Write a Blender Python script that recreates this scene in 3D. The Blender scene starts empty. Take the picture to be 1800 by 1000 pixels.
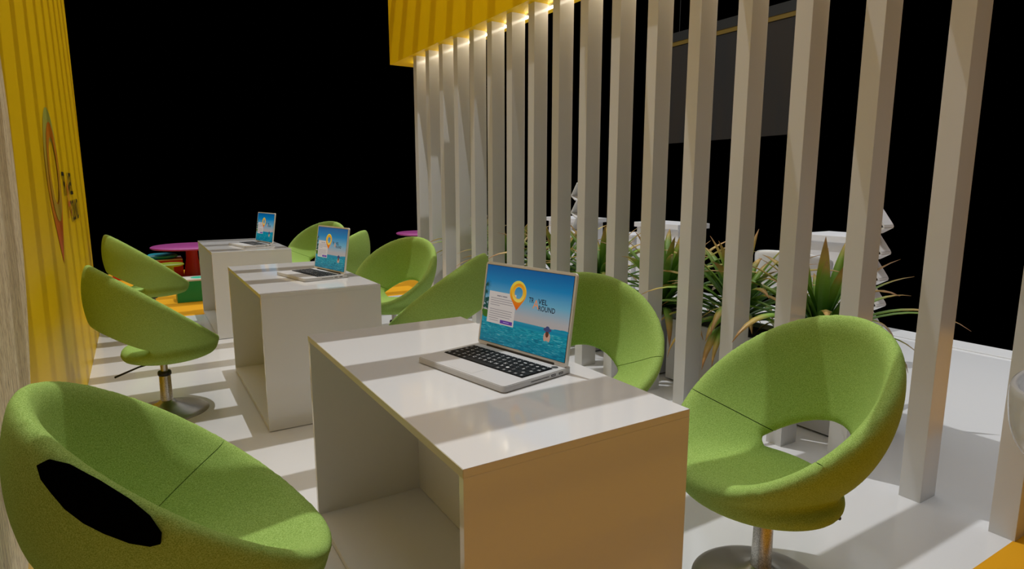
import bpy, bmesh, math, random
import numpy as np
from mathutils import Vector, Matrix
random.seed(7)
SC = bpy.context.scene
COL = SC.collection
PI = math.pi

# ------------------------------------------------------------------ helpers
def link_mesh(name, me, mat=None, parent=None, smooth=False):
    o = bpy.data.objects.new(name, me); COL.objects.link(o)
    if mat is not None:
        for m in (mat if isinstance(mat, (list, tuple)) else [mat]): me.materials.append(m)
    if smooth:
        me.polygons.foreach_set('use_smooth', [True]*len(me.polygons))
    if parent is not None: o.parent = parent
    return o
def obj(name, bm, mat, parent=None, smooth=False):
    me = bpy.data.meshes.new(name); bmesh.ops.recalc_face_normals(bm, faces=bm.faces[:]); bm.to_mesh(me); bm.free()
    return link_mesh(name, me, mat, parent, smooth)
def raw(name, verts, faces, mat, parent=None, smooth=False):
    me = bpy.data.meshes.new(name); me.from_pydata([tuple(v) for v in verts], [], [tuple(f) for f in faces]); me.update()
    return link_mesh(name, me, mat, parent, smooth)
def tag(o, label, cat, group=None):
    o['label'] = label; o['category'] = cat
    if group: o['group'] = group
    return o
def thing(name, label, cat, loc=(0,0,0), rz=0, group=None):
    o = bpy.data.objects.new(name, None); COL.objects.link(o)
    o.location = loc; o.rotation_euler = (0,0,rz); o.empty_display_size = .1
    return tag(o, label, cat, group)
def struct(o): o['kind'] = 'structure'; return o
def copy_tree(o, parent=None):
    c = o.copy(); COL.objects.link(c); c.parent = parent
    for ch in list(o.children): copy_tree(ch, c)
    return c
def add_box(bm, x0, x1, y0, y1, z0, z1, bev=0, M=None):
    vs = [bm.verts.new((x,y,z)) for x in (x0,x1) for y in (y0,y1) for z in (z0,z1)]
    f = [(0,1,3,2),(4,6,7,5),(0,4,5,1),(2,3,7,6),(0,2,6,4),(1,5,7,3)]
    fs = [bm.faces.new([vs[i] for i in q]) for q in f]
    if bev:
        es = list({e for q in fs for e in q.edges})
        bmesh.ops.recalc_face_normals(bm, faces=fs)
        r = bmesh.ops.bevel(bm, geom=es, offset=bev, segments=2, affect='EDGES', profile=.6)
    if M is not None:
        pass
    return vs
def box(name, x0, x1, y0, y1, z0, z1, mat, parent=None, bev=0, smooth=False):
    bm = bmesh.new(); add_box(bm, x0, x1, y0, y1, z0, z1, bev)
    return obj(name, bm, mat, parent, smooth)
def add_lathe(bm, prof, n=48, c=(0,0,0), cap=True):
    rings = []
    for r, z in prof:
        rings.append([bm.verts.new((c[0]+r*math.cos(2*PI*i/n), c[1]+r*math.sin(2*PI*i/n), c[2]+z)) for i in range(n)])
    for a, b in zip(rings, rings[1:]):
        for i in range(n): bm.faces.new((a[i], a[(i+1)%n], b[(i+1)%n], b[i]))
    if cap:
        if prof[0][0] > 1e-4: bm.faces.new(rings[0])
        if prof[-1][0] > 1e-4: bm.faces.new(rings[-1])
def lathe(name, prof, mat, parent=None, n=48, c=(0,0,0), smooth=True):
    bm = bmesh.new(); add_lathe(bm, prof, n, c)
    o = obj(name, bm, mat, parent, smooth)
    if smooth: sharp(o, 40)
    return o
def sharp(o, deg):
    me = o.data; bm = bmesh.new(); bm.from_mesh(me)
    for e in bm.edges:
        if len(e.link_faces) == 2 and e.calc_face_angle(0) > math.radians(deg): e.smooth = False
    bm.to_mesh(me); bm.free()
def add_tube(bm, pts, r, n=10):
    pts = [Vector(p) for p in pts]; rings = []
    for i, p in enumerate(pts):
        d = (pts[min(i+1, len(pts)-1)]-pts[max(i-1, 0)]).normalized()
        u = d.cross(Vector((0,0,1)));  u = u.normalized() if u.length > 1e-3 else Vector((1,0,0))
        v = d.cross(u); rr = r[i] if isinstance(r, (list, tuple)) else r
        rings.append([bm.verts.new(p+rr*(math.cos(2*PI*k/n)*u+math.sin(2*PI*k/n)*v)) for k in range(n)])
    for a, b in zip(rings, rings[1:]):
        for i in range(n): bm.faces.new((a[i], a[(i+1)%n], b[(i+1)%n], b[i]))
    bm.faces.new(rings[0]); bm.faces.new(rings[-1])
def rounded_rect(w, h, r, n=6):
    P = []
    for cx, cy, a0 in ((w-r, h-r, 0), (r, h-r, PI/2), (r, r, PI), (w-r, r, 1.5*PI)):
        for i in range(n+1):
            a = a0+PI/2*i/n; P.append((cx+r*math.cos(a), cy+r*math.sin(a)))
    return P
def add_prism(bm, pts, z0, z1, f=lambda x, y, z: (x, y, z)):
    a = [bm.verts.new(f(x, y, z0)) for x, y in pts]; b = [bm.verts.new(f(x, y, z1)) for x, y in pts]
    bm.faces.new(a[::-1]); bm.faces.new(b)
    for i in range(len(pts)):
        j = (i+1) % len(pts); bm.faces.new((a[i], a[j], b[j], b[i]))

# ------------------------------------------------------------------ materials
def mat(name, col, rough=.5, metal=0, spec=.5, emis=None, es=0, coat=0):
    m = bpy.data.materials.new(name); m.use_nodes = True
    b = m.node_tree.nodes['Principled BSDF']
    b.inputs['Base Color'].default_value = (*col, 1); b.inputs['Roughness'].default_value = rough
    b.inputs['Metallic'].default_value = metal; b.inputs['Specular IOR Level'].default_value = spec
    b.inputs['Coat Weight'].default_value = coat; b.inputs['Coat Roughness'].default_value = .03
    if emis: b.inputs['Emission Color'].default_value = (*emis, 1); b.inputs['Emission Strength'].default_value = es
    return m
def N(m, t, **k):
    n = m.node_tree.nodes.new(t)
    for a, v in k.items(): setattr(n, a, v)
    return n
def L(m, a, b): m.node_tree.links.new(a, b)
def B(m): return m.node_tree.nodes['Principled BSDF']
def ramp(m, stops, fac=None, interp='LINEAR'):
    r = N(m, 'ShaderNodeValToRGB'); cr = r.color_ramp; cr.interpolation = interp
    while len(cr.elements) < len(stops): cr.elements.new(.5)
    for e, (p, c) in zip(cr.elements, stops): e.position = p; e.color = (*c, 1)
    if fac is not None: L(m, fac, r.inputs['Fac'])
    return r
def noise_bump(m, scale, strength, dist=.001, coord='Object'):
    tc = N(m, 'ShaderNodeTexCoord'); n = N(m, 'ShaderNodeTexNoise'); n.inputs['Scale'].default_value = scale
    L(m, tc.outputs[coord], n.inputs['Vector'])
    b = N(m, 'ShaderNodeBump'); b.inputs['Strength'].default_value = strength; b.inputs['Distance'].default_value = dist
    L(m, n.outputs['Fac'], b.inputs['Height']); L(m, b.outputs['Normal'], B(m).inputs['Normal']); return n

M = {}
M['floor'] = mat('white_gloss_floor', (.78,.78,.785), .10, 0, .5)
M['desk'] = mat('white_gloss_laminate', (.79,.79,.785), .08, 0, .5)
M['post'] = mat('white_gloss_slat', (.74,.735,.725), .13, 0, .5)
M['kerb'] = mat('white_kerb', (.80,.80,.80), .3)
M['yellow'] = mat('yellow_painted_panel', (.95,.62,.001), .42, 0, .2)
M['orange'] = mat('orange_carpet', (.80,.38,.015), .9, 0, .1); noise_bump(M['orange'], 900, .5, .002)
M['chrome'] = mat('brushed_steel', (.62,.60,.57), .32, 1)
def _brush():
    m = M['chrome']; tc = N(m, 'ShaderNodeTexCoord'); n = N(m, 'ShaderNodeTexNoise'); n.inputs['Scale'].default_value = 260
    L(m, tc.outputs['Object'], n.inputs['Vector'])
    r = ramp(m, [(.3,(.36,.34,.31)), (.7,(.75,.72,.68))], n.outputs['Fac']); L(m, r.outputs['Color'], B(m).inputs['Base Color'])
_brush()
M['basemetal'] = mat('satin_base_metal', (.42,.40,.36), .3, 1)
M['black'] = mat('black_plastic', (.008,.008,.008), .35)
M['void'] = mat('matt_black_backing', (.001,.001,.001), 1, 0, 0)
M['alu'] = mat('silver_aluminium', (.68,.675,.67), .42, .05); M['alu_lid'] = mat('silver_lid', (.84,.83,.82), .42, .05); noise_bump(M['alu'], 1500, .15, .0004)
M['button_grey'] = mat('dark_grey_button', (.045,.05,.05), .5)
M['key'] = mat('black_keycap', (.006,.006,.006), .6, 0, .25)
M['legend'] = mat('white_legend', (.85,.85,.85), .6)
M['plastic_white'] = mat('white_shell_plastic', (.78,.78,.78), .12, 0, .6)
M['counter'] = mat('white_counter_laminate', (.80,.80,.82), .35)
M['planter'] = mat('light_grey_planter', (.60,.60,.61), .35)
M['soil'] = mat('dark_potting_soil', (.02,.016,.012), .95); noise_bump(M['soil'], 60, 1, .02)
M['magenta'] = mat('magenta_lacquer', (.42,.06,.27), .3)
M['magleg'] = mat('crimson_table_leg', (.42,.02,.06), .35)
M['green_box'] = mat('green_box_paint', (.004,.22,.05), .35)
M['red_box'] = mat('red_box_paint', (.62,.008,.006), .35)
M['box_top'] = mat('pale_cushion_top', (.62,.58,.50), .6)
M['teal'] = mat('teal_spot', (.02,.5,.30), .5)
M['lime'] = mat('lime_stool_lacquer', (.33,.46,.02), .3)
M['cyan'] = mat('turquoise_cushion', (.0,.36,.45), .35)
M['led'] = mat('warm_led_diffuser', (1,.85,.5), .5, emis=(1,.90,.72), es=14)
M['sign_frame'] = mat('dark_sign_frame', (.02,.02,.018), .5)
M['sign_gold'] = mat('gold_sign_stripe', (.16,.10,.012), .5)
M['sign'] = mat('dark_banner_cloth', (.03,.022,.014), .8)
def _sign():
    m = M['sign']; tc = N(m, 'ShaderNodeTexCoord'); n = N(m, 'ShaderNodeTexNoise'); n.inputs['Scale'].default_value = 2.2
    mp = N(m, 'ShaderNodeMapping'); mp.inputs['Scale'].default_value = (1, 1.6, .25); L(m, tc.outputs['Object'], mp.inputs['Vector'])
    L(m, mp.outputs['Vector'], n.inputs['Vector'])
    r = ramp(m, [(.35,(.008,.008,.008)), (.65,(.017,.011,.005))], n.outputs['Fac']); L(m, r.outputs['Color'], B(m).inputs['Base Color'])
_sign()
M['edge'] = mat('desk_edge_band', (.62,.58,.40), .4)

def wood_material():
    m = mat('light_oak_veneer', (.6,.48,.33), .5)
    tc = N(m, 'ShaderNodeTexCoord'); mp = N(m, 'ShaderNodeMapping'); mp.inputs['Scale'].default_value = (30, 30, 1.6)
    L(m, tc.outputs['Object'], mp.inputs['Vector'])
    n = N(m, 'ShaderNodeTexNoise'); n.inputs['Scale'].default_value = 2.6; n.inputs['Detail'].default_value = 6; n.inputs['Distortion'].default_value = .4
    L(m, mp.outputs['Vector'], n.inputs['Vector'])
    mp2 = N(m, 'ShaderNodeMapping'); mp2.inputs['Scale'].default_value = (330, 330, 30); L(m, tc.outputs['Object'], mp2.inputs['Vector'])
    n2 = N(m, 'ShaderNodeTexNoise'); n2.inputs['Scale'].default_value = 1; L(m, mp2.outputs['Vector'], n2.inputs['Vector'])
    r = ramp(m, [(.30,(.62,.48,.29)), (.47,(.90,.73,.46)), (.62,(.98,.84,.58))], n.outputs['Fac'])
    r2 = ramp(m, [(.38,(.40,.32,.22)), (.47,(1,1,1))], n2.outputs['Fac'])
    mx = N(m, 'ShaderNodeMix', data_type='RGBA', blend_type='MULTIPLY'); mx.inputs['Factor'].default_value = .8
    L(m, r.outputs['Color'], mx.inputs[6]); L(m, r2.outputs['Color'], mx.inputs[7]); L(m, mx.outputs[2], B(m).inputs['Base Color'])
    return m
M['wood'] = wood_material()

def fabric_material():
    m = mat('green_woven_fabric', (.3,.46,.06), .85, 0, .15)
    tc = N(m, 'ShaderNodeTexCoord'); outs = []
    for sc in ((300, 300, 800), (800, 800, 300)):
        mp = N(m, 'ShaderNodeMapping'); mp.inputs['Scale'].default_value = sc; mp.inputs['Rotation'].default_value = (.35, .3, 0)
        L(m, tc.outputs['Object'], mp.inputs['Vector'])
        n = N(m, 'ShaderNodeTexNoise'); n.inputs['Scale'].default_value = 1; n.inputs['Detail'].default_value = 1
        L(m, mp.outputs['Vector'], n.inputs['Vector']); outs.append(n.outputs['Fac'])
    add = N(m, 'ShaderNodeMath', operation='ADD'); L(m, outs[0], add.inputs[0]); L(m, outs[1], add.inputs[1])
    h2 = N(m, 'ShaderNodeMath', operation='MULTIPLY'); h2.inputs[1].default_value = .5; L(m, add.outputs[0], h2.inputs[0])
    r = ramp(m, [(.36,(.22,.36,.065)), (.5,(.36,.54,.125)), (.64,(.50,.69,.21))], h2.outputs[0])
    L(m, r.outputs['Color'], B(m).inputs['Base Color'])
    b = N(m, 'ShaderNodeBump'); b.inputs['Strength'].default_value = .35; b.inputs['Distance'].default_value = .001
    L(m, h2.outputs[0], b.inputs['Height']); L(m, b.outputs['Normal'], B(m).inputs['Normal'])
    return m
M['fabric'] = fabric_material()

def leaf_material():
    m = mat('strap_leaf', (.06,.15,.02), .38, 0, .5)
    a = N(m, 'ShaderNodeAttribute', attribute_name='along')
    r = ramp(m, [(.0,(.04,.11,.012)), (.35,(.085,.24,.025)), (.66,(.26,.46,.06)), (.80,(.62,.46,.12)), (1,(.46,.24,.09))], a.outputs['Fac'])
    L(m, r.outputs['Color'], B(m).inputs['Base Color']); return m
M['leaf'] = leaf_material()

def grad(name, stops, axis='Z', rough=.35, emis=0, spec=.4):
    m = mat(name, (.5,.5,.5), rough, 0, spec)
    tc = N(m, 'ShaderNodeTexCoord'); s = N(m, 'ShaderNodeSeparateXYZ'); L(m, tc.outputs['Generated'], s.inputs[0])
    r = ramp(m, stops, s.outputs[axis]); L(m, r.outputs['Color'], B(m).inputs['Base Color'])
    if emis:
        L(m, r.outputs['Color'], B(m).inputs['Emission Color']); B(m).inputs['Emission Strength'].default_value = emis
    return m
# logo colours on the wall
M['pin_wall'] = grad('pin_gradient_wall', [(0,(.70,.07,.003)), (.25,(.74,.17,.004)), (.5,(.74,.34,.01)), (.75,(.60,.48,.05)), (1,(.45,.52,.09))])
M['ring_wall'] = grad('ring_gradient_wall', [(0,(.62,.46,.05)), (.5,(.70,.32,.01)), (1,(.74,.20,.004))])
M['ink'] = mat('black_lettering', (.006,.007,.012), .4)
M['ink_orange'] = mat('orange_lettering', (.72,.20,.03), .4)

# ------------------------------------------------------------------ camera
cam_d = bpy.data.cameras.new('camera'); cam = bpy.data.objects.new('camera', cam_d); COL.objects.link(cam)
cam_d.sensor_width = 36; cam_d.lens = 1076.58/1800*36; cam_d.clip_start = .02; cam_d.clip_end = 200
yaw, pitch = .54789, .16166
cam.location = (0, 0, 1.31158); cam.rotation_euler = (PI/2-pitch, 0, -yaw)
SC.camera = cam
w = bpy.data.worlds.new('dark_hall'); SC.world = w; w.use_nodes = True
w.node_tree.nodes['Background'].inputs['Color'].default_value = (0,0,0,1); w.node_tree.nodes['Background'].inputs['Strength'].default_value = 0
SC.view_settings.view_transform = 'Standard'; SC.view_settings.look = 'None'; SC.view_settings.gamma = 1
SC.view_settings.exposure = 0; SC.view_settings.use_curve_mapping = False

# ------------------------------------------------------------------ lights
ld = bpy.data.lights.new('hall_floodlight', 'POINT'); ld.energy = 1720; ld.shadow_soft_size = .02; ld.color = (.98, .99, 1)
lo = bpy.data.objects.new('hall_floodlight', ld); lo.location = (1.62, 3.986, 10.44); COL.objects.link(lo)
def soft_sun(name, e, ang, col, elev, az):
    """broad fill sun, added to brighten the shade; az = compass of where the light comes from"""
    d = bpy.data.lights.new(name, 'SUN'); d.energy = e; d.angle = math.radians(ang); d.color = col
    o = bpy.data.objects.new(name, d); COL.objects.link(o)
    v = Vector((math.cos(elev)*math.cos(az), math.cos(elev)*math.sin(az), math.sin(elev)))
    o.rotation_euler = v.to_track_quat('Z', 'Y').to_euler(); o.location = v*14
soft_sun('soft_fill_light', 1.08, 80, (.975, .985, 1), math.radians(68), math.radians(140))  # added fill from both sides, stands for no actual fitting
soft_sun('soft_fill_light', .90, 80, (.975, .985, 1), math.radians(68), math.radians(40))

# ------------------------------------------------------------------ setting
fl = struct(box('floor', -1.2, 5.57, .82, 6.89, -.08, 0, M['floor']))
struct(box('floor', 3.50, 5.57, 6.89, 11.2, -.08, 0, M['floor']))
bm = bmesh.new(); add_box(bm, 5.57, 5.84, .82, 11.2, -.08, .012, .004); struct(obj('trim_1', bm, M['kerb']))
tag(box('carpet', -2.5, 6.2, -2.6, .82, -.08, .0, M['orange']), 'orange carpet in front of the white floor, at the bottom right corner', 'carpet', None)
tag(box('carpet', -1.2, 3.50, 6.89, 10.75, -.08, .0, M['orange']), 'orange carpet of the far play corner behind the last desk', 'carpet', None)

# yellow wall
WX = -.368
bm = bmesh.new()
add_prism(bm, [(.2, .0), (6.609, .0), (6.609, 2.83), (6.50, 3.15), (6.50, 3.62), (.2, 3.62)], WX-.12, WX, lambda x, y, z: (z, x, y))
struct(obj('wall_left', bm, M['yellow']))
# round wood panel on the wall
bm = bmesh.new(); pts = [(1.16+1.45*math.cos(2*PI*i/128), 1.5+1.45*math.sin(2*PI*i/128)) for i in range(128)]
add_prism(bm, pts, WX+.001, WX+.04, lambda x, y, z: (z, x, y))
tag(obj('wood_panel', bm, M['wood']), 'round light oak panel mounted on the yellow wall at the left edge', 'wall panel')

# slatted canopy above (it throws the stripes of shade)
bm = bmesh.new()
for k in range(-3, 16):
    y0 = 2.014+.356*k
    add_box(bm, WX, 2.70, y0, y0+.112, 3.6, 3.66)
struct(obj('ceiling', bm, M['yellow']))
# yellow fascia over the slats
bm = bmesh.new(); add_box(bm, 2.63, 2.97, -.4, 7.0, 2.668, 3.70); struct(obj('trim_2', bm, M['yellow']))

# white slats
NPOST = 18
ordn = ['nearest', 'second', 'third', 'fourth', 'fifth', 'sixth', 'seventh', 'eighth', 'ninth', 'tenth', 'eleventh', 'twelfth', 'thirteenth', 'fourteenth', 'fifteenth', 'sixteenth', 'seventeenth', 'farthest']
extra = {0: 'beside the orange carpet', 1: 'right of the front chair', 2: 'behind the front chair rim', 3: 'behind the front chair', 17: 'at the dark far end'}
pm = None
postm = {}
for i in range(-1, NPOST-1):
    y0 = 1.140-.3265+.3265*(i+1)
    if pm is None:
        bm = bmesh.new(); add_box(bm, 0, .125, 0, .085, 0, 2.668, .0015); o = obj('slat', bm, M['post']); pm = o.data
    else:
        o = bpy.data.objects.new('slat', pm); COL.objects.link(o)
    o.location = (2.687, y0, 0)
    n = i+1
    lab = '%s white slat of the screen, counting from the right' % ordn[n]
    if n in extra: lab += ', ' + extra[n]
    tag(o, lab, 'slat', 'white slats of the screen under the yellow fascia')
# led strip
t = thing('led_strip', 'warm white glowing light strip under the yellow fascia, just behind the slat tops', 'light strip', (2.828, .82, 2.640))
box('channel', -.003, .021, 0, 5.94, .012, .028, M['plastic_white'], t)
box('diffuser', 0, .018, 0, 5.94, .0, .012, M['led'], t)

# ------------------------------------------------------------------ writing helper
def text_mesh(s, w=None, h=None, weight=0.0):
    c = bpy.data.curves.new('t', 'FONT'); c.body = s; c.size = 1; c.offset = weight; c.resolution_u = 3
    o = bpy.data.objects.new('t', c); COL.objects.link(o)
    dg = bpy.context.evaluated_depsgraph_get(); dg.update()
    me = bpy.data.meshes.new_from_object(o.evaluated_get(dg)); bpy.data.objects.remove(o)
    V = np.array([v.co[:2] for v in me.vertices]); F = [list(p.vertices) for p in me.polygons]
    bpy.data.meshes.remove(me); bpy.data.curves.remove(c)
    V -= V.min(0); sz = V.max(0)
    sx = w/sz[0] if w else h/sz[1]; sy = h/sz[1] if h else sx
    return V*np.array([sx, sy]), F, sz
def flat(name, parts, m, parent, f, z):
    """parts: list of (V2,F,(ox,oy)); f maps plane coords (u,v,w) to 3D"""
    VV, FF = [], []
    for V, F, (ox, oy) in parts:
        n = len(VV); VV += [f(a+ox, b+oy, z) for a, b in V]; FF += [[n+i for i in p] for p in F]
    return raw(name, VV, FF, m, parent)
def ring_poly(outer, inner):
    n = len(outer); V = list(outer)+list(inner); F = [(i, (i+1) % n, n+(i+1) % n, n+i) for i in range(n)]
    return np.array(V), F
def pin_shape(R):
    """map pin with a round hole; centre of head at 0,0, tip at (0,-1.5R)"""
    n = 72; O = []; I = []
    tip = np.array([.02*R, -1.52*R]); th = math.acos(1/1.52)
    a0 = -PI/2+th; a1 = 1.5*PI-th
    for i in range(n):
        t = i/n
        if t < .78: a = a0+(a1-a0)*t/.78; p = np.array([R*math.cos(a), R*math.sin(a)])
        elif t < .89:
            k = (t-.78)/.11; p = (1-k)*np.array([R*math.cos(a1), R*math.sin(a1)])+k*tip
        else:
            k = (t-.89)/.11; p = (1-k)*tip+k*np.array([R*math.cos(a0), R*math.sin(a0)])
        O.append(p)
    for p in O:
        a = math.atan2(p[1], p[0]); I.append(np.array([.08*R+.50*R*math.cos(a), -.02*R+.50*R*math.sin(a)]))
    return ring_poly(O, I)
def ring_shape(R):
    n = 64; O = []; I = []
    for i in range(n):
        a = 2*PI*i/n
        O.append((.08*R+.80*R*math.cos(a), -.02*R+.80*R*math.sin(a))); I.append((.05*R+.52*R*math.cos(a), -.0*R+.54*R*math.sin(a)))
    return ring_poly(O, I)
def swirl_shape(R):
    n = 64; O = []; I = []
    for i in range(n):
        a = PI*.15+1.25*PI*i/(n-1); k = math.sin(PI*i/(n-1))
        O.append((.08*R+.56*R*math.cos(a), -.02*R+.56*R*math.sin(a))); I.append((.08*R+(.56-.06*k)*R*math.cos(a), -.02*R+(.56-.06*k)*R*math.sin(a)))
    V = np.array(O+I); return V, [(i, i+1, n+i+1, n+i) for i in range(n-1)]
def logo(parent, f, R, mpin, mring, mink, morg, z0, dz, tx=1.22, wscale=1.0, lift=0):
    V, F = pin_shape(R); flat('pin', [(V, F, (0, 0))], mpin, parent, f, z0)
    V, F = ring_shape(R); flat('pin_ring', [(V, F, (0, 0))], mring, parent, f, z0+dz)
    H = .50*R
    parts = []; x = tx*R; y1 = (-.62+lift)*R; s = wscale
    V, F, z = text_mesh('TR', .50*R*s, H*.86, .012); parts.append((V, F, (x, y1)))
    V, F, z = text_mesh('VEL', .92*R*s, H*.86, .012); parts.append((V, F, (x+(.50+.42)*R*s, y1)))
    V, F, z = text_mesh('ROUND', 1.60*R*s, H*.86, .012); parts.append((V, F, (x+1.02*R*s, y1-H*1.06)))
    [flat('lettering', [q], mink, parent, f, z0+dz) for q in parts]
    V, F, z = text_mesh('A', .60*R*s, H*1.45); flat('initial', [(V, F, (x+.45*R*s, y1-H*.85))], morg, parent, f, z0+dz*2)
t = thing('wall_logo', 'large orange map pin logo with TRAVEL AROUND lettering on the yellow wall', 'logo', (WX, 4.20, 1.385))
logo(t, lambda a, b, c: (c, a, b), .335, M['pin_wall'], M['ring_wall'], M['ink'], M['ink_orange'], .002, .002, 1.22, 1.12, .20)

# ------------------------------------------------------------------ desks
def make_desk(label):
    t = thing('desk', label, 'desk', (.515, 1.031, 0), 0, 'white reception desks in a row')
    W, D, H, T = .643, 1.292, .75, .020
    box('top', 0, W, 0, D, H-T, H, M['desk'], t, .0012)
    e = box('side_panel', .0, W, 0, T, .004, H-T, M['desk'], t, .0008)
    box('side_panel', .0, W, D-T, D, .004, H-T, M['desk'], t, .0008)
    box('back_panel', .425, .445, T, D-T, .03, H-T, M['desk'], t)
    box('base_plate', .0, W, T, D-T, .004, .028, M['desk'], t)
    box('edge_band', -.0012, .0, .0, D, H-T, H-.001, M['edge'], t)['label'] = 'pale yellowish front edge of the top'
    return t
d1 = make_desk('nearest white box desk, its end panel tinted orange, with the largest laptop on it')
d2 = copy_tree(d1); d2.location = (.512, 3.333, 0); d2['label'] = 'middle white box desk of the row, carrying the second laptop'
d3 = copy_tree(d1); d3.location = (.510, 5.662, 0); d3['label'] = 'farthest white box desk of the row, carrying the smallest-looking laptop'

# ------------------------------------------------------------------ laptops
def screen_material(name, kind):
    m = mat(name, (.1,.3,.5), .25, 0, .35)
    tc = N(m, 'ShaderNodeTexCoord'); s = N(m, 'ShaderNodeSeparateXYZ'); L(m, tc.outputs['Generated'], s.inputs[0])
    if kind == 'sky':
        r = ramp(m, [(0,(.42,.37,.35)), (.15,(.40,.38,.38)), (.42,(.13,.36,.50)), (.70,(.005,.20,.44)), (1,(.0,.10,.31))], s.outputs['Z'])
        col = r.outputs['Color']
    elif kind == 'sea':
        r = ramp(m, [(0,(.01,.30,.37)), (.5,(.0,.20,.33)), (1,(.02,.26,.38))], s.outputs['Z']); col = r.outputs['Color']
    else:
        mp = N(m, 'ShaderNodeMapping'); mp.inputs['Scale'].default_value = (7, 1, 14); L(m, tc.outputs['Generated'], mp.inputs['Vector'])
        n = N(m, 'ShaderNodeTexNoise'); n.inputs['Scale'].default_value = 1.6; n.inputs['Detail'].default_value = 5; n.inputs['Distortion'].default_value = 1.6
        L(m, mp.outputs['Vector'], n.inputs['Vector'])
        r = ramp(m, [(.30,(.0,.11,.19)), (.48,(.0,.22,.31)), (.60,(.01,.30,.38)), (.72,(.20,.50,.52))], n.outputs['Fac'])
        r2 = ramp(m, [(0,(.65,.75,.85)), (.6,(1,1,1)), (1,(1.0,1.15,1.1))], s.outputs['Z'])
        mx = N(m, 'ShaderNodeMix', data_type='RGBA', blend_type='MULTIPLY'); mx.inputs['Factor'].default_value = 1
        L(m, r.outputs['Color'], mx.inputs[6]); L(m, r2.outputs['Color'], mx.inputs[7]); col = mx.outputs[2]
    dim(m, col); return m
SCR_E, SCR_B = .62, .22
def dim(m, col):
    mx = N(m, 'ShaderNodeMix', data_type='RGBA', blend_type='MULTIPLY'); mx.inputs['Factor'].default_value = 1
    L(m, col, mx.inputs[6]); mx.inputs[7].default_value = (SCR_B, SCR_B, SCR_B, 1)
    L(m, mx.outputs[2], B(m).inputs['Base Color']); L(m, col, B(m).inputs['Emission Color']); B(m).inputs['Emission Strength'].default_value = SCR_E
def lit(name, c):
    return mat(name, tuple(x*SCR_B for x in c), .25, 0, .35, emis=c, es=SCR_E)
M['scr_sky'] = screen_material('screen_sky', 'sky'); M['scr_sea'] = screen_material('screen_sea', 'sea'); M['scr_pool'] = screen_material('screen_pool', 'pool')
M['scr_card'] = lit('screen_card', (.58,.53,.50)); M['scr_line'] = lit('screen_small_print', (.22,.20,.22)); M['scr_btn'] = lit('screen_button', (.11,.04,.30))
M['scr_btntxt'] = lit('screen_button_print', (.45,.35,.65))
M['scr_ink'] = lit('screen_ink', (.006,.008,.02)); M['scr_org'] = lit('screen_orange', (.75,.27,.10)); M['scr_palm'] = lit('screen_palm', (.012,.07,.06)); M['scr_bush'] = lit('screen_bush', (.05,.14,.02))
M['scr_hat'] = lit('screen_hat', (.05,.06,.16)); M['scr_skin'] = lit('screen_skin', (.50,.30,.22)); M['scr_hair'] = lit('screen_hair', (.10,.03,.02)); M['scr_bezel'] = M['alu']
def gscreen(name, stops):
    m = mat(name, (.5,.5,.5), .25, 0, .35); tc = N(m, 'ShaderNodeTexCoord'); s = N(m, 'ShaderNodeSeparateXYZ'); L(m, tc.outputs['Generated'], s.inputs[0])
    r = ramp(m, stops, s.outputs['Z']); dim(m, r.outputs['Color']); return m
M['scr_pin'] = gscreen('screen_pin', [(0,(.66,.09,.01)), (.35,(.72,.22,.01)), (.7,(.80,.45,.02)), (1,(.70,.60,.08))])
M['scr_ring'] = gscreen('screen_ring', [(0,(.75,.62,.14)), (.5,(.75,.42,.03)), (1,(.75,.25,.01))])

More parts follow.
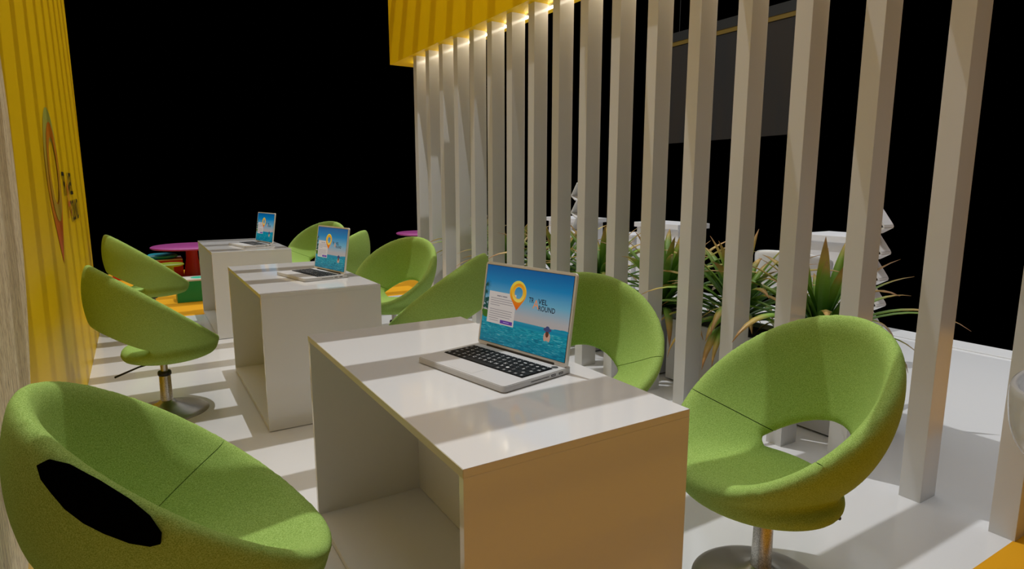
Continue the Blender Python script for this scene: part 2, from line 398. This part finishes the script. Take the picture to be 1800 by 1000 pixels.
def quad(u0, v0, u1, v1): return (np.array([(u0, v0), (u1, v0), (u1, v1), (u0, v1)]), [(0, 1, 2, 3)], (0, 0))
def blob(cx, cy, rx, ry, n=24, jit=0):
    P = [(cx, cy)]+[(cx+rx*(1+jit*random.uniform(-1, 1))*math.cos(2*PI*i/n), cy+ry*(1+jit*random.uniform(-1, 1))*math.sin(2*PI*i/n)) for i in range(n)]
    return (np.array(P), [(0, i+1, (i+1) % n+1) for i in range(n)], (0, 0))
KEYROWS = [('esc', '1234567890-='), ('~', 'QWERTYUIOP[]'), ('tab', 'ASDFGHJKL;:'), ('fn', 'ZXCVBNM<>?/')]
def make_laptop(label, keys=True):
    t = thing('laptop', label, 'laptop', (.735, 1.79, .751), 0, 'open silver laptops on the white desks')
    W, D, H = .412, .278, .019
    bm = bmesh.new(); add_prism(bm, rounded_rect(W, D, .014), 0, H)
    bmesh.ops.recalc_face_normals(bm, faces=bm.faces[:])
    bmesh.ops.bevel(bm, geom=[e for e in bm.edges if abs(e.verts[0].co.z-e.verts[1].co.z) < 1e-6], offset=.002, segments=2, affect='EDGES')
    base = obj('base', bm, M['alu'], t, True); sharp(base, 35)
    # keyboard
    kx0, kx1, ky0, ky1 = .022, .390, .090, .219
    kb = box('keyboard', kx0, kx1, ky0, ky1, H-.001, H+.0006, M['key'], t)
    rows = [(14, .0, .5), (14, 0, 1), (14, .25, 1), (13, .5, 1), (12, .8, 1), (10, 0, 1)]
    ph = (ky1-ky0)/5.6; y = ky1-.002
    allk = bmesh.new(); leg = []
    letters = ['', '1234567890-=+', ' QWERTYUIOP[]', ' ASDFGHJKL;\'', ' ZXCVBNM,./', '']
    for ri, (n, off, hh) in enumerate(rows):
        h = ph*hh; y0 = y-h+.0022; y1 = y
        y -= h
        if ri == 5: widths = [1, 1, 1, 1.2, 5.2, 1.2, 1, 1, 1, 1]
        else:
            widths = [1]*n; widths[0] += off; widths[-1] += 14-sum(widths)
        tot = sum(widths); u = (kx1-kx0-.004)/tot; x = kx0+.002
        for ki, wk in enumerate(widths):
            x0 = x; x1 = x+wk*u-.0022; x += wk*u
            if keys:
                b2 = bmesh.new(); add_box(b2, x0, x1, y0, y1, H+.0006, H+.0026, .0004); obj('keycap', b2, M['key'], kb)
            else: add_box(allk, x0, x1, y0, y1, H+.0006, H+.0026)
            ch = letters[ri][ki] if ki < len(letters[ri]) else ''
            if ri and ri < 5 and not ch.strip(): ch = '*'
            if ri == 0: leg.append(('%', (x0+x1)/2, (y0+y1)/2, .0050))
            elif ch.strip(): leg.append((ch, (x0+x1)/2, (y0+y1)/2, .0112))
            elif ri == 5 and ki != 4: leg.append(('#', (x0+x1)/2, (y0+y1)/2, .009))
    if keys: allk.free()
    else: obj('keycaps', allk, M['key'], kb)
    parts = []; cache = {}
    for ch, cx, cy, hgt in leg:
        if ch not in cache: cache[ch] = text_mesh(ch, None, hgt)
        V, F, z = cache[ch]; c = (V.max(0)+V.min(0))/2
        s = 1.0
        if V.max(0)[0] > .012: s = .012/V.max(0)[0]
        parts.append((V*s, F, (cx-c[0]*s, cy-c[1]*s)))
    flat('key_legends', parts, M['legend'], kb, lambda a, b, c: (a, b, c), H+.0029)
    # trackpad, power button, ports
    bm = bmesh.new(); add_prism(bm, [(a+.150, b+.012) for a, b in rounded_rect(.108, .070, .004)], H, H+.0004); obj('trackpad', bm, M['alu'], t)
    lathe('power_button', [(.0, .0010), (.0100, .0010), (.0108, 0)], M['button_grey'], t, 32, (W-.030, .234, H))['label'] = 'dark round power button'
    box('card_slot', W-.001, W+.0006, .105, .178, .0085, .0105, M['black'], t)
    for y0 in (.188, .220):
        p = box('usb_port', W-.001, W+.0006, y0, y0+.018, .0065, .0125, M['black'], t); box('port_tongue', W+.0004, W+.0009, y0+.002, y0+.016, .009, .0105, M['alu'], p)
    # lid
    tl = math.radians(9); hy, hz = .252, H+.001
    cs, sn = math.cos(tl), math.sin(tl)
    def P(u, v, d):            # u along width, v up the lid, d out of the screen towards the user
        return (u, hy+v*sn-d*cs, hz+v*cs+d*sn)
    LH = .284
    bm = bmesh.new(); add_prism(bm, rounded_rect(W, LH, .012), -.0085, 0, lambda x, y, z: P(x, y, z))
    lid = obj('lid', bm, M['alu_lid'], t)
    bm = bmesh.new(); add_tube(bm, [(.05, hy+.002, H+.001), (W-.05, hy+.002, H+.001)], .0055, 12); obj('hinge', bm, M['black'], t)
    bx, by0, by1 = .009, .014, .010
    SW, SH = W-2*bx, LH-by0-by1
    def S(u, v, d): return P(bx+u*SW, by0+v*SH, d)
    scr = flat('screen', [quad(-.004, -.005, 1.004, 1.005)], M['black'], t, S, .0004)
    f = S; z = .0007; dz = .00025
    flat('sky_picture', [quad(0, .31, 1, 1)], M['scr_sky'], scr, f, z)
    flat('sea_picture', [quad(0, .26, 1, .345)], M['scr_sea'], scr, f, z+dz)
    n = 24; top = [(i/n, .285+.035*max(0, .35-i/n)/.35-.012*math.sin(i/n*PI)) for i in range(n+1)]
    V = np.array([(u, 0) for u, v in top]+top); F = [(i, i+1, n+2+i, n+1+i) for i in range(n)]
    flat('pool_picture', [(V, F, (0, 0))], M['scr_pool'], scr, f, z+2*dz)
    hills = [blob(.90, .345, .05, .010), blob(.96, .345, .05, .016)]
    flat('hill_picture', hills, M['scr_sea'], scr, f, z+dz*1.5)
    rnd = random.Random(3)
    bush = [blob(rnd.uniform(0.005, .07), rnd.uniform(.33, .40), .022, .022, 12, .3) for _ in range(14)]
    flat('bush_picture', bush, M['scr_bush'], scr, f, z+dz*2)
    palm = [blob(rnd.uniform(0.0, .075), rnd.uniform(.42, .56), .018, .022, 10, .5) for _ in range(16)]
    for a in np.linspace(-1.3, 1.5, 12):
        for cy, r in ((.74, .10), (.64, .085)):
            x1, y1 = .01+r*.75*math.cos(a), cy+r*math.sin(a); V = np.array([(.01, cy-.006), (.01, cy+.006), (x1, y1)]); palm.append((V, [(0, 2, 1)], (0, 0)))
    palm.append(quad(.004, .5, .014, .74))
    flat('palm_picture', palm, M['scr_palm'], scr, f, z+dz*3)
    for pp in palm+bush: pp[0][:, 0] = np.clip(pp[0][:, 0], 0, 1)
    flat('card', [quad(.065, .255, .40, .665)], M['scr_card'], scr, f, z+dz*4)
    lines = []
    for i, wd in enumerate((.28, .27, .28, .12, 0, .28, .27, .28, .26, .12)):
        if wd: lines.append(quad(.09, .575-.0285*i, .09+wd, .5815-.0285*i))
    lines.append(quad(.10, .290, .21, .296))
    lines += [quad(.165, .608, .213, .622), quad(.219, .608, .231, .622), quad(.238, .608, .292, .622)]
    flat('card_print', lines, M['scr_line'], scr, f, z+dz*5)
    flat('button', [quad(.235, .27, .385, .315)], M['scr_btn'], scr, f, z+dz*5)
    flat('button_print', [quad(.275, .289, .345, .296)], M['scr_btntxt'], scr, f, z+dz*6)
    # logo on the screen, in metres on the lid plane
    R = .0385; cu, cv = .415*SW, .70*SH
    g = lambda a, b, c: P(bx+cu+a, by0+cv+b, c)
    logo(scr, g, R, M['scr_pin'], M['scr_ring'], M['scr_ink'], M['scr_org'], z+dz*5, dz, 1.38, 1.16)
    # bather seen from behind
    cu, cv = .79, .245
    flat('bather_body', [blob(cu, cv, .036, .052, 20), blob(cu-.022, cv-.01, .014, .05), blob(cu+.022, cv-.01, .014, .05)], M['scr_skin'], scr, f, z+dz*4)
    flat('bather_hair', [blob(cu, cv+.035, .018, .045, 16)], M['scr_hair'], scr, f, z+dz*5)
    flat('bather_hat', [blob(cu, cv+.082, .044, .024, 24), blob(cu, cv+.098, .022, .026, 20)], M['scr_hat'], scr, f, z+dz*6)
    return t
LAP_ROT = math.atan2(-.98, .20)
l1 = make_laptop('largest-looking open silver laptop on the nearest desk, travel page on screen')
l1.location = (.7285, 1.776, .751); l1.rotation_euler = (0, 0, LAP_ROT)
l2 = make_laptop('open silver laptop on the middle desk, travel page on screen', False)
l2.location = (.722, 4.036, .751); l2.rotation_euler = (0, 0, LAP_ROT+.0)
l3 = copy_tree(l2); l3['label'] = 'smallest-looking open silver laptop, on the farthest desk'; l3.location = (.718, 6.31, .751)

# ------------------------------------------------------------------ tub chairs
def smax(a,b,k): h=np.clip(.5-.5*(b-a)/k,0,1); return b*(1-h)+a*h+k*h*(1-h)
def smin(a,b,k): return -smax(-a,-b,k)
def chair_sdf(X,Y,Z,part=None):
    c36,s36=.797,.604
    dx,dz=X-0.0,Z-.627
    u=dx*c36-dz*s36; n=dx*s36+dz*c36; v=Y
    def bowl(a,b,c,q,p):
        rho=np.sqrt((u/a)**2+(v/b)**2)+1e-9
        nn=np.clip(-n,0,None)/c
        g=(rho**p+nn**q)**(1/p)
        return (g-1)*min(a,b)*.8
    outer=bowl(.418,.377,.385,1.55,1.7)
    inner=bowl(.370,.326,.375,1.14,1.16)
    t=np.clip((X+.12)/.36,0,1); seatz=.360+.028*t*t*(3-2*t)
    cav=smax(inner,seatz-Z,.04)
    if part=='cav': return cav
    shell=smax(outer,-cav,.045)
    shell=smax(shell,n-.026,.070)
    shell=smax(shell,.295-Z,.02)
    # seat pad
    r=np.sqrt(((X-.045)/.265)**2+(Y/.285)**2)
    pad=smax((r-1)*.27,np.abs(Z-(.336+.008*X/.3))-.036,.05)
    # hole at the back
    hz=.398; 
    hole=(np.sqrt((Y/.205)**2+((Z-hz+ .25*(X+.25))/.085)**2)-1)*.085
    hole=smax(hole,X+.10,.02)
    shell=smax(shell,-hole,.035)
    return smin(shell,pad,.02)
def nets(f,lo,hi,h):
    ax=[np.arange(lo[i],hi[i]+h,h) for i in range(3)]
    X,Y,Z=np.meshgrid(*ax,indexing='ij'); D=f(X,Y,Z)
    S=(D<0); nx,ny,nz=D.shape
    cnt=np.zeros((nx-1,ny-1,nz-1)); P=np.zeros((nx-1,ny-1,nz-1,3))
    idx=lambda o:tuple(slice(o[i],D.shape[i]-1+o[i]) for i in range(3))
    C=[(i,j,k) for i in(0,1) for j in(0,1) for k in(0,1)]
    for a in C:
        for ax_ in range(3):
            if a[ax_]: continue
            b=list(a); b[ax_]=1
            da,db=D[idx(a)],D[idx(b)]; m=(da<0)!=(db<0)
            t=np.where(m,da/np.where(m,da-db,1),0)
            for q in range(3):
                P[...,q]+=np.where(m,a[q]+(t if q==ax_ else 0),0)
            cnt+=m
    act=cnt>0; ids=-np.ones(act.shape,int); ids[act]=np.arange(act.sum())
    I=np.argwhere(act); V=(I+P[act]/cnt[act][:,None])*h+np.array(lo)
    F=[]
    for q in range(3):
        e=[0,0,0]; e[q]=1
        sa=tuple(slice(1 if i!=q else 0, D.shape[i]-1) for i in range(3))
        sb=tuple(slice((1 if i!=q else 1), D.shape[i]-1 if i!=q else D.shape[i]) for i in range(3))
        A,B=S[sa],S[sb]
        for flip,m in ((0,A&~B),(1,~A&B)):
            J=np.argwhere(m)+np.array([1 if i!=q else 0 for i in range(3)])
            r,s=(q+1)%3,(q+2)%3
            er=np.eye(3,dtype=int)[r]; es=np.eye(3,dtype=int)[s]
            quad=[J-er-es,J-es,J,J-er]
            if flip: quad=quad[::-1]
            F.append(np.stack([ids[tuple(x.T)] for x in quad],1))
    return V,np.concatenate(F)

def chair_fit(V): return np.stack([V[:, 0]*.935, V[:, 1]*.935, .331+(V[:, 2]-.295)*.985], 1)
def chair_meshes():
    V, F = nets(chair_sdf, (-.45, -.43, .24), (.45, .43, .94), .0125)
    me = bpy.data.meshes.new('shell'); me.from_pydata(V.tolist(), [], F.tolist()); me.update()
    out = []
    for s in (1, -1):
        bm = bmesh.new(); bm.from_mesh(me)
        no = Vector((1, 0, -2.0)).normalized()*s       # seat keeps the side in front of / below this plane
        pl_ = Vector((-.20, 0, .40)); co = pl_+no*.0014
        r = bmesh.ops.bisect_plane(bm, geom=bm.verts[:]+bm.edges[:]+bm.faces[:], plane_co=co, plane_no=no, clear_inner=True)
        ed = [e for e in bm.edges if e.is_boundary]
        vv = list({v for e in ed for v in e.verts})
        cv = chair_sdf(*[np.array([v.co[q] for v in vv]) for q in range(3)], part='cav')
        for v, c_ in zip(vv, cv):                       # the seam only shows as a groove on the inside of the tub
            if c_ > .03: v.co -= no*.0014
        bmesh.ops.holes_fill(bm, edges=ed, sides=0)
        bmesh.ops.recalc_face_normals(bm, faces=bm.faces[:])
        m2 = bpy.data.meshes.new('seat' if s > 0 else 'backrest'); bm.to_mesh(m2); bm.free()
        co_ = np.empty(len(m2.vertices)*3); m2.vertices.foreach_get('co', co_); m2.vertices.foreach_set('co', chair_fit(co_.reshape(-1, 3)).ravel())
        m2.polygons.foreach_set('use_smooth', [True]*len(m2.polygons)); m2.materials.append(M['fabric']); out.append(m2)
    return out
seat_me, back_me = chair_meshes()
def make_chair(label):
    t = thing('tub_chair', label, 'chair', (0,0,0), 0, 'green upholstered tub chairs around the desks')
    for nm, me in (('seat', seat_me), ('backrest', back_me)):
        o = bpy.data.objects.new(nm, me); COL.objects.link(o); o.parent = t; sharp(o, 50)
    lathe('swivel_plate', [(.0, .332), (.042, .332), (.044, .312), (.036, .298), (.0, .298)], M['black'], t, 24)
    lathe('gas_lift', [(.019, .30), (.019, .22)], M['chrome'], t, 24)
    st = lathe('column', [(.028, .236), (.030, .23), (.033, .06)], M['chrome'], t, 32)
    lathe('collar', [(.0, .246), (.033, .246), (.036, .240), (.036, .226), (.032, .220), (.0, .220)], M['black'], st, 28)
    lathe('base', [(.0, .075), (.036, .072), (.050, .060), (.085, .046), (.14, .030), (.19, .018), (.210, .010), (.218, .004), (.218, .0), (.0, .0)], M['basemetal'], t, 72)
    bm = bmesh.new(); add_tube(bm, [(-.02, .006, .306), (-.12, .035, .284), (-.235, .068, .240)], [.0045, .005, .006], 10)
    obj('lever', bm, M['black'], t, True)
    return t
chairs = [
 ('1L', 0.072, 1.561, 0.0, 'cropped green tub chair at the bottom left with a black oval in its back'),
 ('2L', 0.063, 3.975, 0.2, 'green tub chair left of the middle desk, its whole metal pedestal visible'),
 ('3L', 0.067, 6.35, 0.2, 'green tub chair left of the farthest desk, half hidden by the one before it'),
 ('big', 1.665, 1.15, 2.85, 'largest-looking green tub chair on the right, beside the orange-tinted desk end'),
 ('1R', 1.67, 2.103, 4.1, 'green tub chair directly behind the nearest laptop'),
 ('2Ra', 1.59, 3.54, 2.38, 'green tub chair seen side-on, between the nearest laptop and the middle desk'),
 ('2Rb', 1.683, 4.56, 3.7, 'green tub chair right of the middle desk, orange carpet showing through its back opening'),
 ('3Ra', 1.559, 5.824, 2.5, 'green tub chair whose edge shows just right of the middle laptop screen'),
 ('3Rb', 1.7, 7.08, 3.8, 'farthest right-hand green tub chair, behind the middle laptop'),
]
proto = None
for nm, x, y, a, lab in chairs:
    if proto is None: proto = make_chair(lab); t = proto
    else: t = copy_tree(proto); t['label'] = lab
    t.location = (x, y, 0); t.rotation_euler = (0, 0, a)
    if nm == '1L': first = t
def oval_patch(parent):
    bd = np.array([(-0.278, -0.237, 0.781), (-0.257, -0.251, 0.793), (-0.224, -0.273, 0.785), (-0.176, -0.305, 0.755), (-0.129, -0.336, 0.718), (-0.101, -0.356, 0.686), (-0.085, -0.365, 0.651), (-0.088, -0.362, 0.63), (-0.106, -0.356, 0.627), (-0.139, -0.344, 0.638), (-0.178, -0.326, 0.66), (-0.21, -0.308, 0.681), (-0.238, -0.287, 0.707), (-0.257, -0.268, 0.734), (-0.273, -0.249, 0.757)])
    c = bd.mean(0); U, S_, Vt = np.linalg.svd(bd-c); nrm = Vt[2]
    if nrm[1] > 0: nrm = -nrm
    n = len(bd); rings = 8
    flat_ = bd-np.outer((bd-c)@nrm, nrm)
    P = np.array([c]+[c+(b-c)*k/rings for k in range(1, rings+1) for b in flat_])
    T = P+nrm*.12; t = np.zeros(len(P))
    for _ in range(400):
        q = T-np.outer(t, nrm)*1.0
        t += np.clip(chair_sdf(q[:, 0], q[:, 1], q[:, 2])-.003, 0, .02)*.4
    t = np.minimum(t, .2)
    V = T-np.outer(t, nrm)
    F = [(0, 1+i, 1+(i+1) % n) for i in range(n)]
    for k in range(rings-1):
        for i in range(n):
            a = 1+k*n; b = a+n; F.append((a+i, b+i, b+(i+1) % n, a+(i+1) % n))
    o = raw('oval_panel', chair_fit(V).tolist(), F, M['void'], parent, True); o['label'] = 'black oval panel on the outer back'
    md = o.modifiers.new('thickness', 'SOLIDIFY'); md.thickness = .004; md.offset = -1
oval_patch(first)


# ------------------------------------------------------------------ planters and plants
pl = [(1.60, 2.90), (2.98, 3.55), (3.68, 4.95), (5.05, 6.35)]
labs = ['nearest pale grey planter trough behind the slats, partly behind the big front chair',
        'short pale grey planter trough, second from the right, seen below the brown-tipped leaves',
        'pale grey planter trough behind the slats right of the nearest laptop',
        'farthest pale grey planter trough, behind the slats beyond the side-on green chair']
for (y0, y1), lab in zip(pl, labs):
    t = thing('planter', lab, 'planter', (3.0, y0, 0), 0, 'planter troughs behind the slats')
    D = .40; Ly = y1-y0; T = .018; Hh = .425
    bm = bmesh.new()
    add_box(bm, 0, D, 0, T, .012, Hh); add_box(bm, 0, D, Ly-T, Ly, .012, Hh); add_box(bm, 0, T, T, Ly-T, .012, Hh); add_box(bm, D-T, D, T, Ly-T, .012, Hh); add_box(bm, T, D-T, T, Ly-T, .012, .03)
    obj('trough', bm, M['planter'], t)
    box('foot_rail', .02, D-.02, .02, Ly-.02, 0, .012, M['black'], t)
    box('soil', T, D-T, T, Ly-T, .30, Hh-.03, M['soil'], t)
def leaf(az, el, ln, wd, droop, base, rnd, n=12):
    """strap leaf: az direction, el starting elevation, droop total bend downwards"""
    P = Vector(base); V = []; col = []; el_ = el; st = ln/n
    side = Vector((-math.sin(az), math.cos(az), 0)); tw = rnd.uniform(-.35, .35)
    for i in range(n+1):
        t = i/n
        d = Vector((math.cos(az)*math.cos(el_), math.sin(az)*math.cos(el_), math.sin(el_)))
        up = d.cross(side)*-1
        wv = wd*(.55+.9*t-.25*t*t)*(1-max(0, (t-.45)/.55)**1.6) if t < 1 else 0
        wv = max(wv, .0015)
        s2 = (side*math.cos(tw*t)+up*math.sin(tw*t))
        V += [P-s2*wv*.5+up*wv*.16, P.copy(), P+s2*wv*.5+up*wv*.16]; col += [t]*3
        P = P+d*st; el_ -= droop/n*(.4+1.2*t)
    F = []
    for i in range(n):
        a = i*3; F += [(a, a+1, a+4, a+3), (a+1, a+2, a+5, a+4)]
    return V, F, col
SLATY = [1.140-.3265+.3265*i for i in range(NPOST)]
def blocked(V, x, y):
    for v in V:
        X, Y, Z = v[0]+x, v[1]+y, v[2]+.39
        if 2.66 < X < 2.84 and any(q-.03 < Y < q+.115 for q in SLATY): return True
        if Z < .445 and (2.985 < X < 3.03 or 3.37 < X < 3.415): return True
        if Z < .40 and 3.0 < X < 3.4 and math.hypot(v[0], v[1]) > .10: return True
        if Z < .45 and any(y0-.02 < Y < y0+.04 or y1-.04 < Y < y1+.02 for y0, y1 in pl) and 3.0 < X < 3.4: return True
    return False
def plant(x, y, seed, lab, n=34, L0=.62, spike=False, wd=.058):
    rnd = random.Random(seed)
    t = thing('dracaena_plant', lab, 'plant', (x, y, .39), 0, 'strap-leaved plants in the planter troughs')
    bm = bmesh.new(); add_tube(bm, [(0,0,-.02), (.004,0,.06), (0,.004,.11)], [.02, .017, .014], 10); obj('stem', bm, M['wood'], t, True)
    V, F, C = [], [], []
    for i in range(n):
        k = i/(n-1)
        az = i*2.399+rnd.uniform(-.3, .3); el = .15+1.15*k+rnd.uniform(-.12, .12)
        ln = L0*(rnd.uniform(.75, 1.1))*(.82+.25*math.sin(PI*k)); dr = (2.3-1.7*k)*rnd.uniform(.8, 1.2)
        for tr in range(40):
            v, f, c = leaf(az, el, ln, wd*rnd.uniform(.8, 1.15), dr, (rnd.uniform(-.01, .01), rnd.uniform(-.01, .01), .03+.09*k), rnd)
            if not blocked(v, x, y): break
            az += rnd.uniform(-.25, .25); el = min(1.4, el+.015); ln *= .985
        if tr == 39: continue
        off = len(V); V += v; F += [tuple(off+q for q in p) for p in f]; sh = rnd.choice([-.06, 0, .04, .12]); C += [min(1, max(0, q+sh*q)) for q in c]
    if spike:
        for az, el, ln, ww in ((PI+.3, 1.50, .60, .085), (1.9, 1.38, .56, .05), (-.9, 1.25, .45, .06), (2.6, 1.2, .48, .06)):
            v, f, c = leaf(az, el, ln, ww, .06, (0, 0, .05), rnd); off = len(V); V += v; F += [tuple(off+q for q in p) for p in f]; C += c
    o = raw('foliage', V, F, M['leaf'], t, True)
    at = o.data.attributes.new('along', 'FLOAT', 'POINT'); at.data.foreach_set('value', C)
    md = o.modifiers.new('thickness', 'SOLIDIFY'); md.thickness = .0012
    return t
specs = [
 (3.18, 1.93, 11, 'strap-leaved plant with an upright brown-tipped central spike above the big front chair', True),
 (3.22, 2.52, 12, 'bushy strap-leaved plant left of the big front chair back, long tips arching right', False),
 (3.16, 3.10, 13, 'strap-leaved plant in the short trough with broad upright green leaves', False),
 (3.20, 3.85, 14, 'strap-leaved plant behind the green chair that is behind the nearest laptop', False),
 (3.20, 4.45, 15, 'strap-leaved plant just above the right corner of the nearest laptop lid', False),
 (3.20, 5.25, 16, 'strap-leaved plant mostly hidden by slats, above the left part of the nearest laptop', False),
 (3.20, 6.00, 17, 'farthest strap-leaved plant, only drooping tips showing between far slats', False)]
for x, y, sd_, lab, sp in specs: plant(x, y, sd_, lab, 64 if not sp else 44, .70, sp)

# ------------------------------------------------------------------ counters, racks and white tub seats beyond the planters
for y0, y1, h, lab in ((2.88, 3.34, .885, 'nearest white counter beyond the planters, behind the upright spiky plant'),
                    (4.74, 5.43, .880, 'middle white counter beyond the planters, seen above the broad-leaved plant'),
                    (6.52, 7.25, .860, 'farthest white counter beyond the planters, above the nearest laptop lid')):
    t = thing('counter', lab, 'counter', (5.0, y0, 0), 0, 'white counters beyond the planters')
    W = y1-y0
    box('body', .03, .45, .02, W-.02, .0, h-.055, M['counter'], t); box('counter_top', 0, .5, 0, W, h-.055, h, M['counter'], t, .003)
t = thing('cabinet', 'low white cabinet left of the middle white counter beyond the planters', 'cabinet', (5.0, 5.46, 0))
box('body', .0, .45, 0, .36, .05, .70, M['counter'], t); box('cabinet_top', -.01, .46, -.01, .37, .70, .72, M['counter'], t); box('plinth', .03, .42, .02, .34, 0, .05, M['black'], t)
def make_rack(label, x, y, rz, n=6, ztop=1.27, pitch_=.187):
    t = thing('brochure_rack', label, 'rack', (x, y, 0), rz, 'zigzag brochure racks beyond the planters')
    box('base', -.16, .16, -.14, .14, 0, .015, M['counter'], t)
    box('pole', -.02, .02, -.03, .03, .015, ztop-.05, M['counter'], t)
    for i in range(n):
        zt = ztop-i*pitch_
        bm = bmesh.new()
        # V shaped tray: back board slanting out and lip folding back in
        prof = [(0, zt), (-.095, zt-.13), (-.100, zt-.145), (-.03, zt-.187)]
        for s, (a, b) in enumerate(zip(prof, prof[1:])):
            dx, dz = b[0]-a[0], b[1]-a[1]; l = math.hypot(dx, dz); nx, nz = -dz/l*.006, dx/l*.006
            for x0, x1 in ((-.06, .06),):
                vs = [bm.verts.new(p) for p in ((x0, -a[0]-nx, a[1]+nz), (x0, -b[0]-nx, b[1]+nz), (x0, -b[0]+nx, b[1]-nz), (x0, -a[0]+nx, a[1]-nz),
                                              (x1, -a[0]-nx, a[1]+nz), (x1, -b[0]-nx, b[1]+nz), (x1, -b[0]+nx, b[1]-nz), (x1, -a[0]+nx, a[1]-nz))]
                for q in ((0,1,2,3), (7,6,5,4), (0,4,5,1), (1,5,6,2), (2,6,7,3), (3,7,4,0)): bm.faces.new([vs[j] for j in q])
        obj('tray', bm, M['counter'], t)
    return t
make_rack('white zigzag brochure rack right of the nearest white counter', 4.5, 2.40, PI, 5, 1.16)
make_rack('white zigzag brochure rack standing above the nearest laptop lid, beyond the planters', 4.2, 5.42, 0, 6, 1.33)

def tub_seat(label, x, y, rz, sz=1, h0=.38, dep=.22):
    t = thing('white_tub_chair', label, 'chair', (x, y, 0), rz, 'white moulded tub chairs')
    n = 64; m = 16; V = []; F = []
    def pt(a, k, off):
        # k 0 centre of the seat .. 1 rim ; rim is high at the back (a=pi) and low in front
        rim = .30*sz; H = (dep-.07*math.cos(a))*sz; kk = k
        r = rim*(math.sin(min(kk, 1)*PI/2)**.8)-off*(kk**2); z = h0+H*(kk**3.2)+off*(1-kk)*1.0
        return (r*math.cos(a), r*math.sin(a), z)
    for j in range(m+1):
        for i in range(n): V.append(pt(2*PI*i/n, j/m, 0))
    for j in range(m+1):
        for i in range(n): V.append(pt(2*PI*i/n, 1-j/m, .028))
    # rounded rim lift
    for i in range(n):
        a = 2*PI*i/n
    R_ = 2*(m+1)
    for j in range(R_-1):
        for i in range(n): F.append((j*n+i, j*n+(i+1) % n, (j+1)*n+(i+1) % n, (j+1)*n+i))
    o = raw('shell', V, F, M['plastic_white'], t, True)
    md = o.modifiers.new('round', 'SUBSURF'); md.levels = 1; md.render_levels = 1
    lathe('pedestal', [(.0, h0+.004), (.05*sz, h0-.002), (.03, h0-.08), (.024, .10), (.04, .04), (.12, .016), (.19, .010), (.20, 0), (.0, 0)], M['plastic_white'], t, 48)
    return t
tub_seat('white moulded tub chair cropped by the right edge, in front of the nearest slat', 2.415, .49, 2.2, 1, .44, .33)
tub_seat('white moulded tub chair beyond the planters, left of the nearest white counter', 4.60, 3.08, .2, 1.0, .45, .28)

# dark hanging sign
t = thing('hanging_sign', 'dark hanging banner with a gold stripe seen high up between the slats', 'sign', (6.0, 4.02, 1.84))
box('banner', 0, .03, 0, 1.95, 0, 1.20, M['sign'], t); box('gold_stripe', -.006, .034, 0, 1.95, 1.20, 1.25, M['sign_gold'], t)
box('top_rail', -.01, .04, 0, 1.95, 1.25, 1.36, M['sign_frame'], t)
for yy in (.15, 1.80):
    bm = bmesh.new(); add_tube(bm, [(.015, yy, 1.36), (.015, yy, 3.2)], .004, 8); obj('cable', bm, M['sign_frame'], t)

# ------------------------------------------------------------------ play corner
t = thing('play_table', 'round magenta play table with a crimson leg behind the farthest desk', 'table', (.64, 9.97, 0))
lathe('table_top', [(0, .445), (.50, .445), (.52, .435), (.52, .42), (.50, .41), (0, .41)], M['magenta'], t, 64)
lathe('leg', [(.075, .41), (.08, .25), (.12, .02), (.12, 0), (0, 0)], M['magleg'], t, 40)
t = thing('play_table', 'magenta round table whose left rim shows just left of the farthest slat', 'table', (4.52, 10.5, 0))
lathe('table_top', [(0, .445), (.50, .445), (.52, .435), (.52, .42), (.50, .41), (0, .41)], M['magenta'], t, 64)
lathe('leg', [(.075, .41), (.08, .25), (.12, .02), (.12, 0), (0, 0)], M['magleg'], t, 40)
t = thing('play_box', 'green play box with a pale top on the orange carpet behind the farthest desk', 'box', (.315, 7.70, 0))
box('body', 0, .62, 0, .30, 0, .235, M['green_box'], t, .003); box('cushion', 0, .62, 0, .30, .235, .256, M['box_top'], t, .004)
lathe('spot', [(0, .258), (.085, .258), (.085, .256)], M['teal'], t, 32, (.24, .15, 0))['label'] = 'teal round spot on the pale top'
t = thing('play_box', 'red play box with a pale top under the turquoise cushion', 'box', (-.35, 10.0, 0))
box('body', 0, .87, 0, .42, 0, .235, M['red_box'], t, .003); box('cushion', 0, .87, 0, .42, .235, .255, M['box_top'], t, .004)
o = lathe('cushion', [(0, 0), (.17, .0), (.20, .02), (.20, .04), (.17, .06), (.10, .05), (0, .045)], M['cyan'], None, 40); o.location = (.27, 10.2, .2585)
tag(o, 'turquoise round cushion lying on the red play box', 'cushion')
t = thing('play_stool', 'lime green round stool in front of the red play box', 'stool', (.33, 9.2, 0))
lathe('seat', [(0, .285), (.145, .285), (.16, .275), (.16, .265), (.13, .25), (0, .25)], M['lime'], t, 40)
lathe('leg', [(.035, .25), (.036, .12), (.075, .01), (.075, 0), (0, 0)], M['lime'], t, 32)
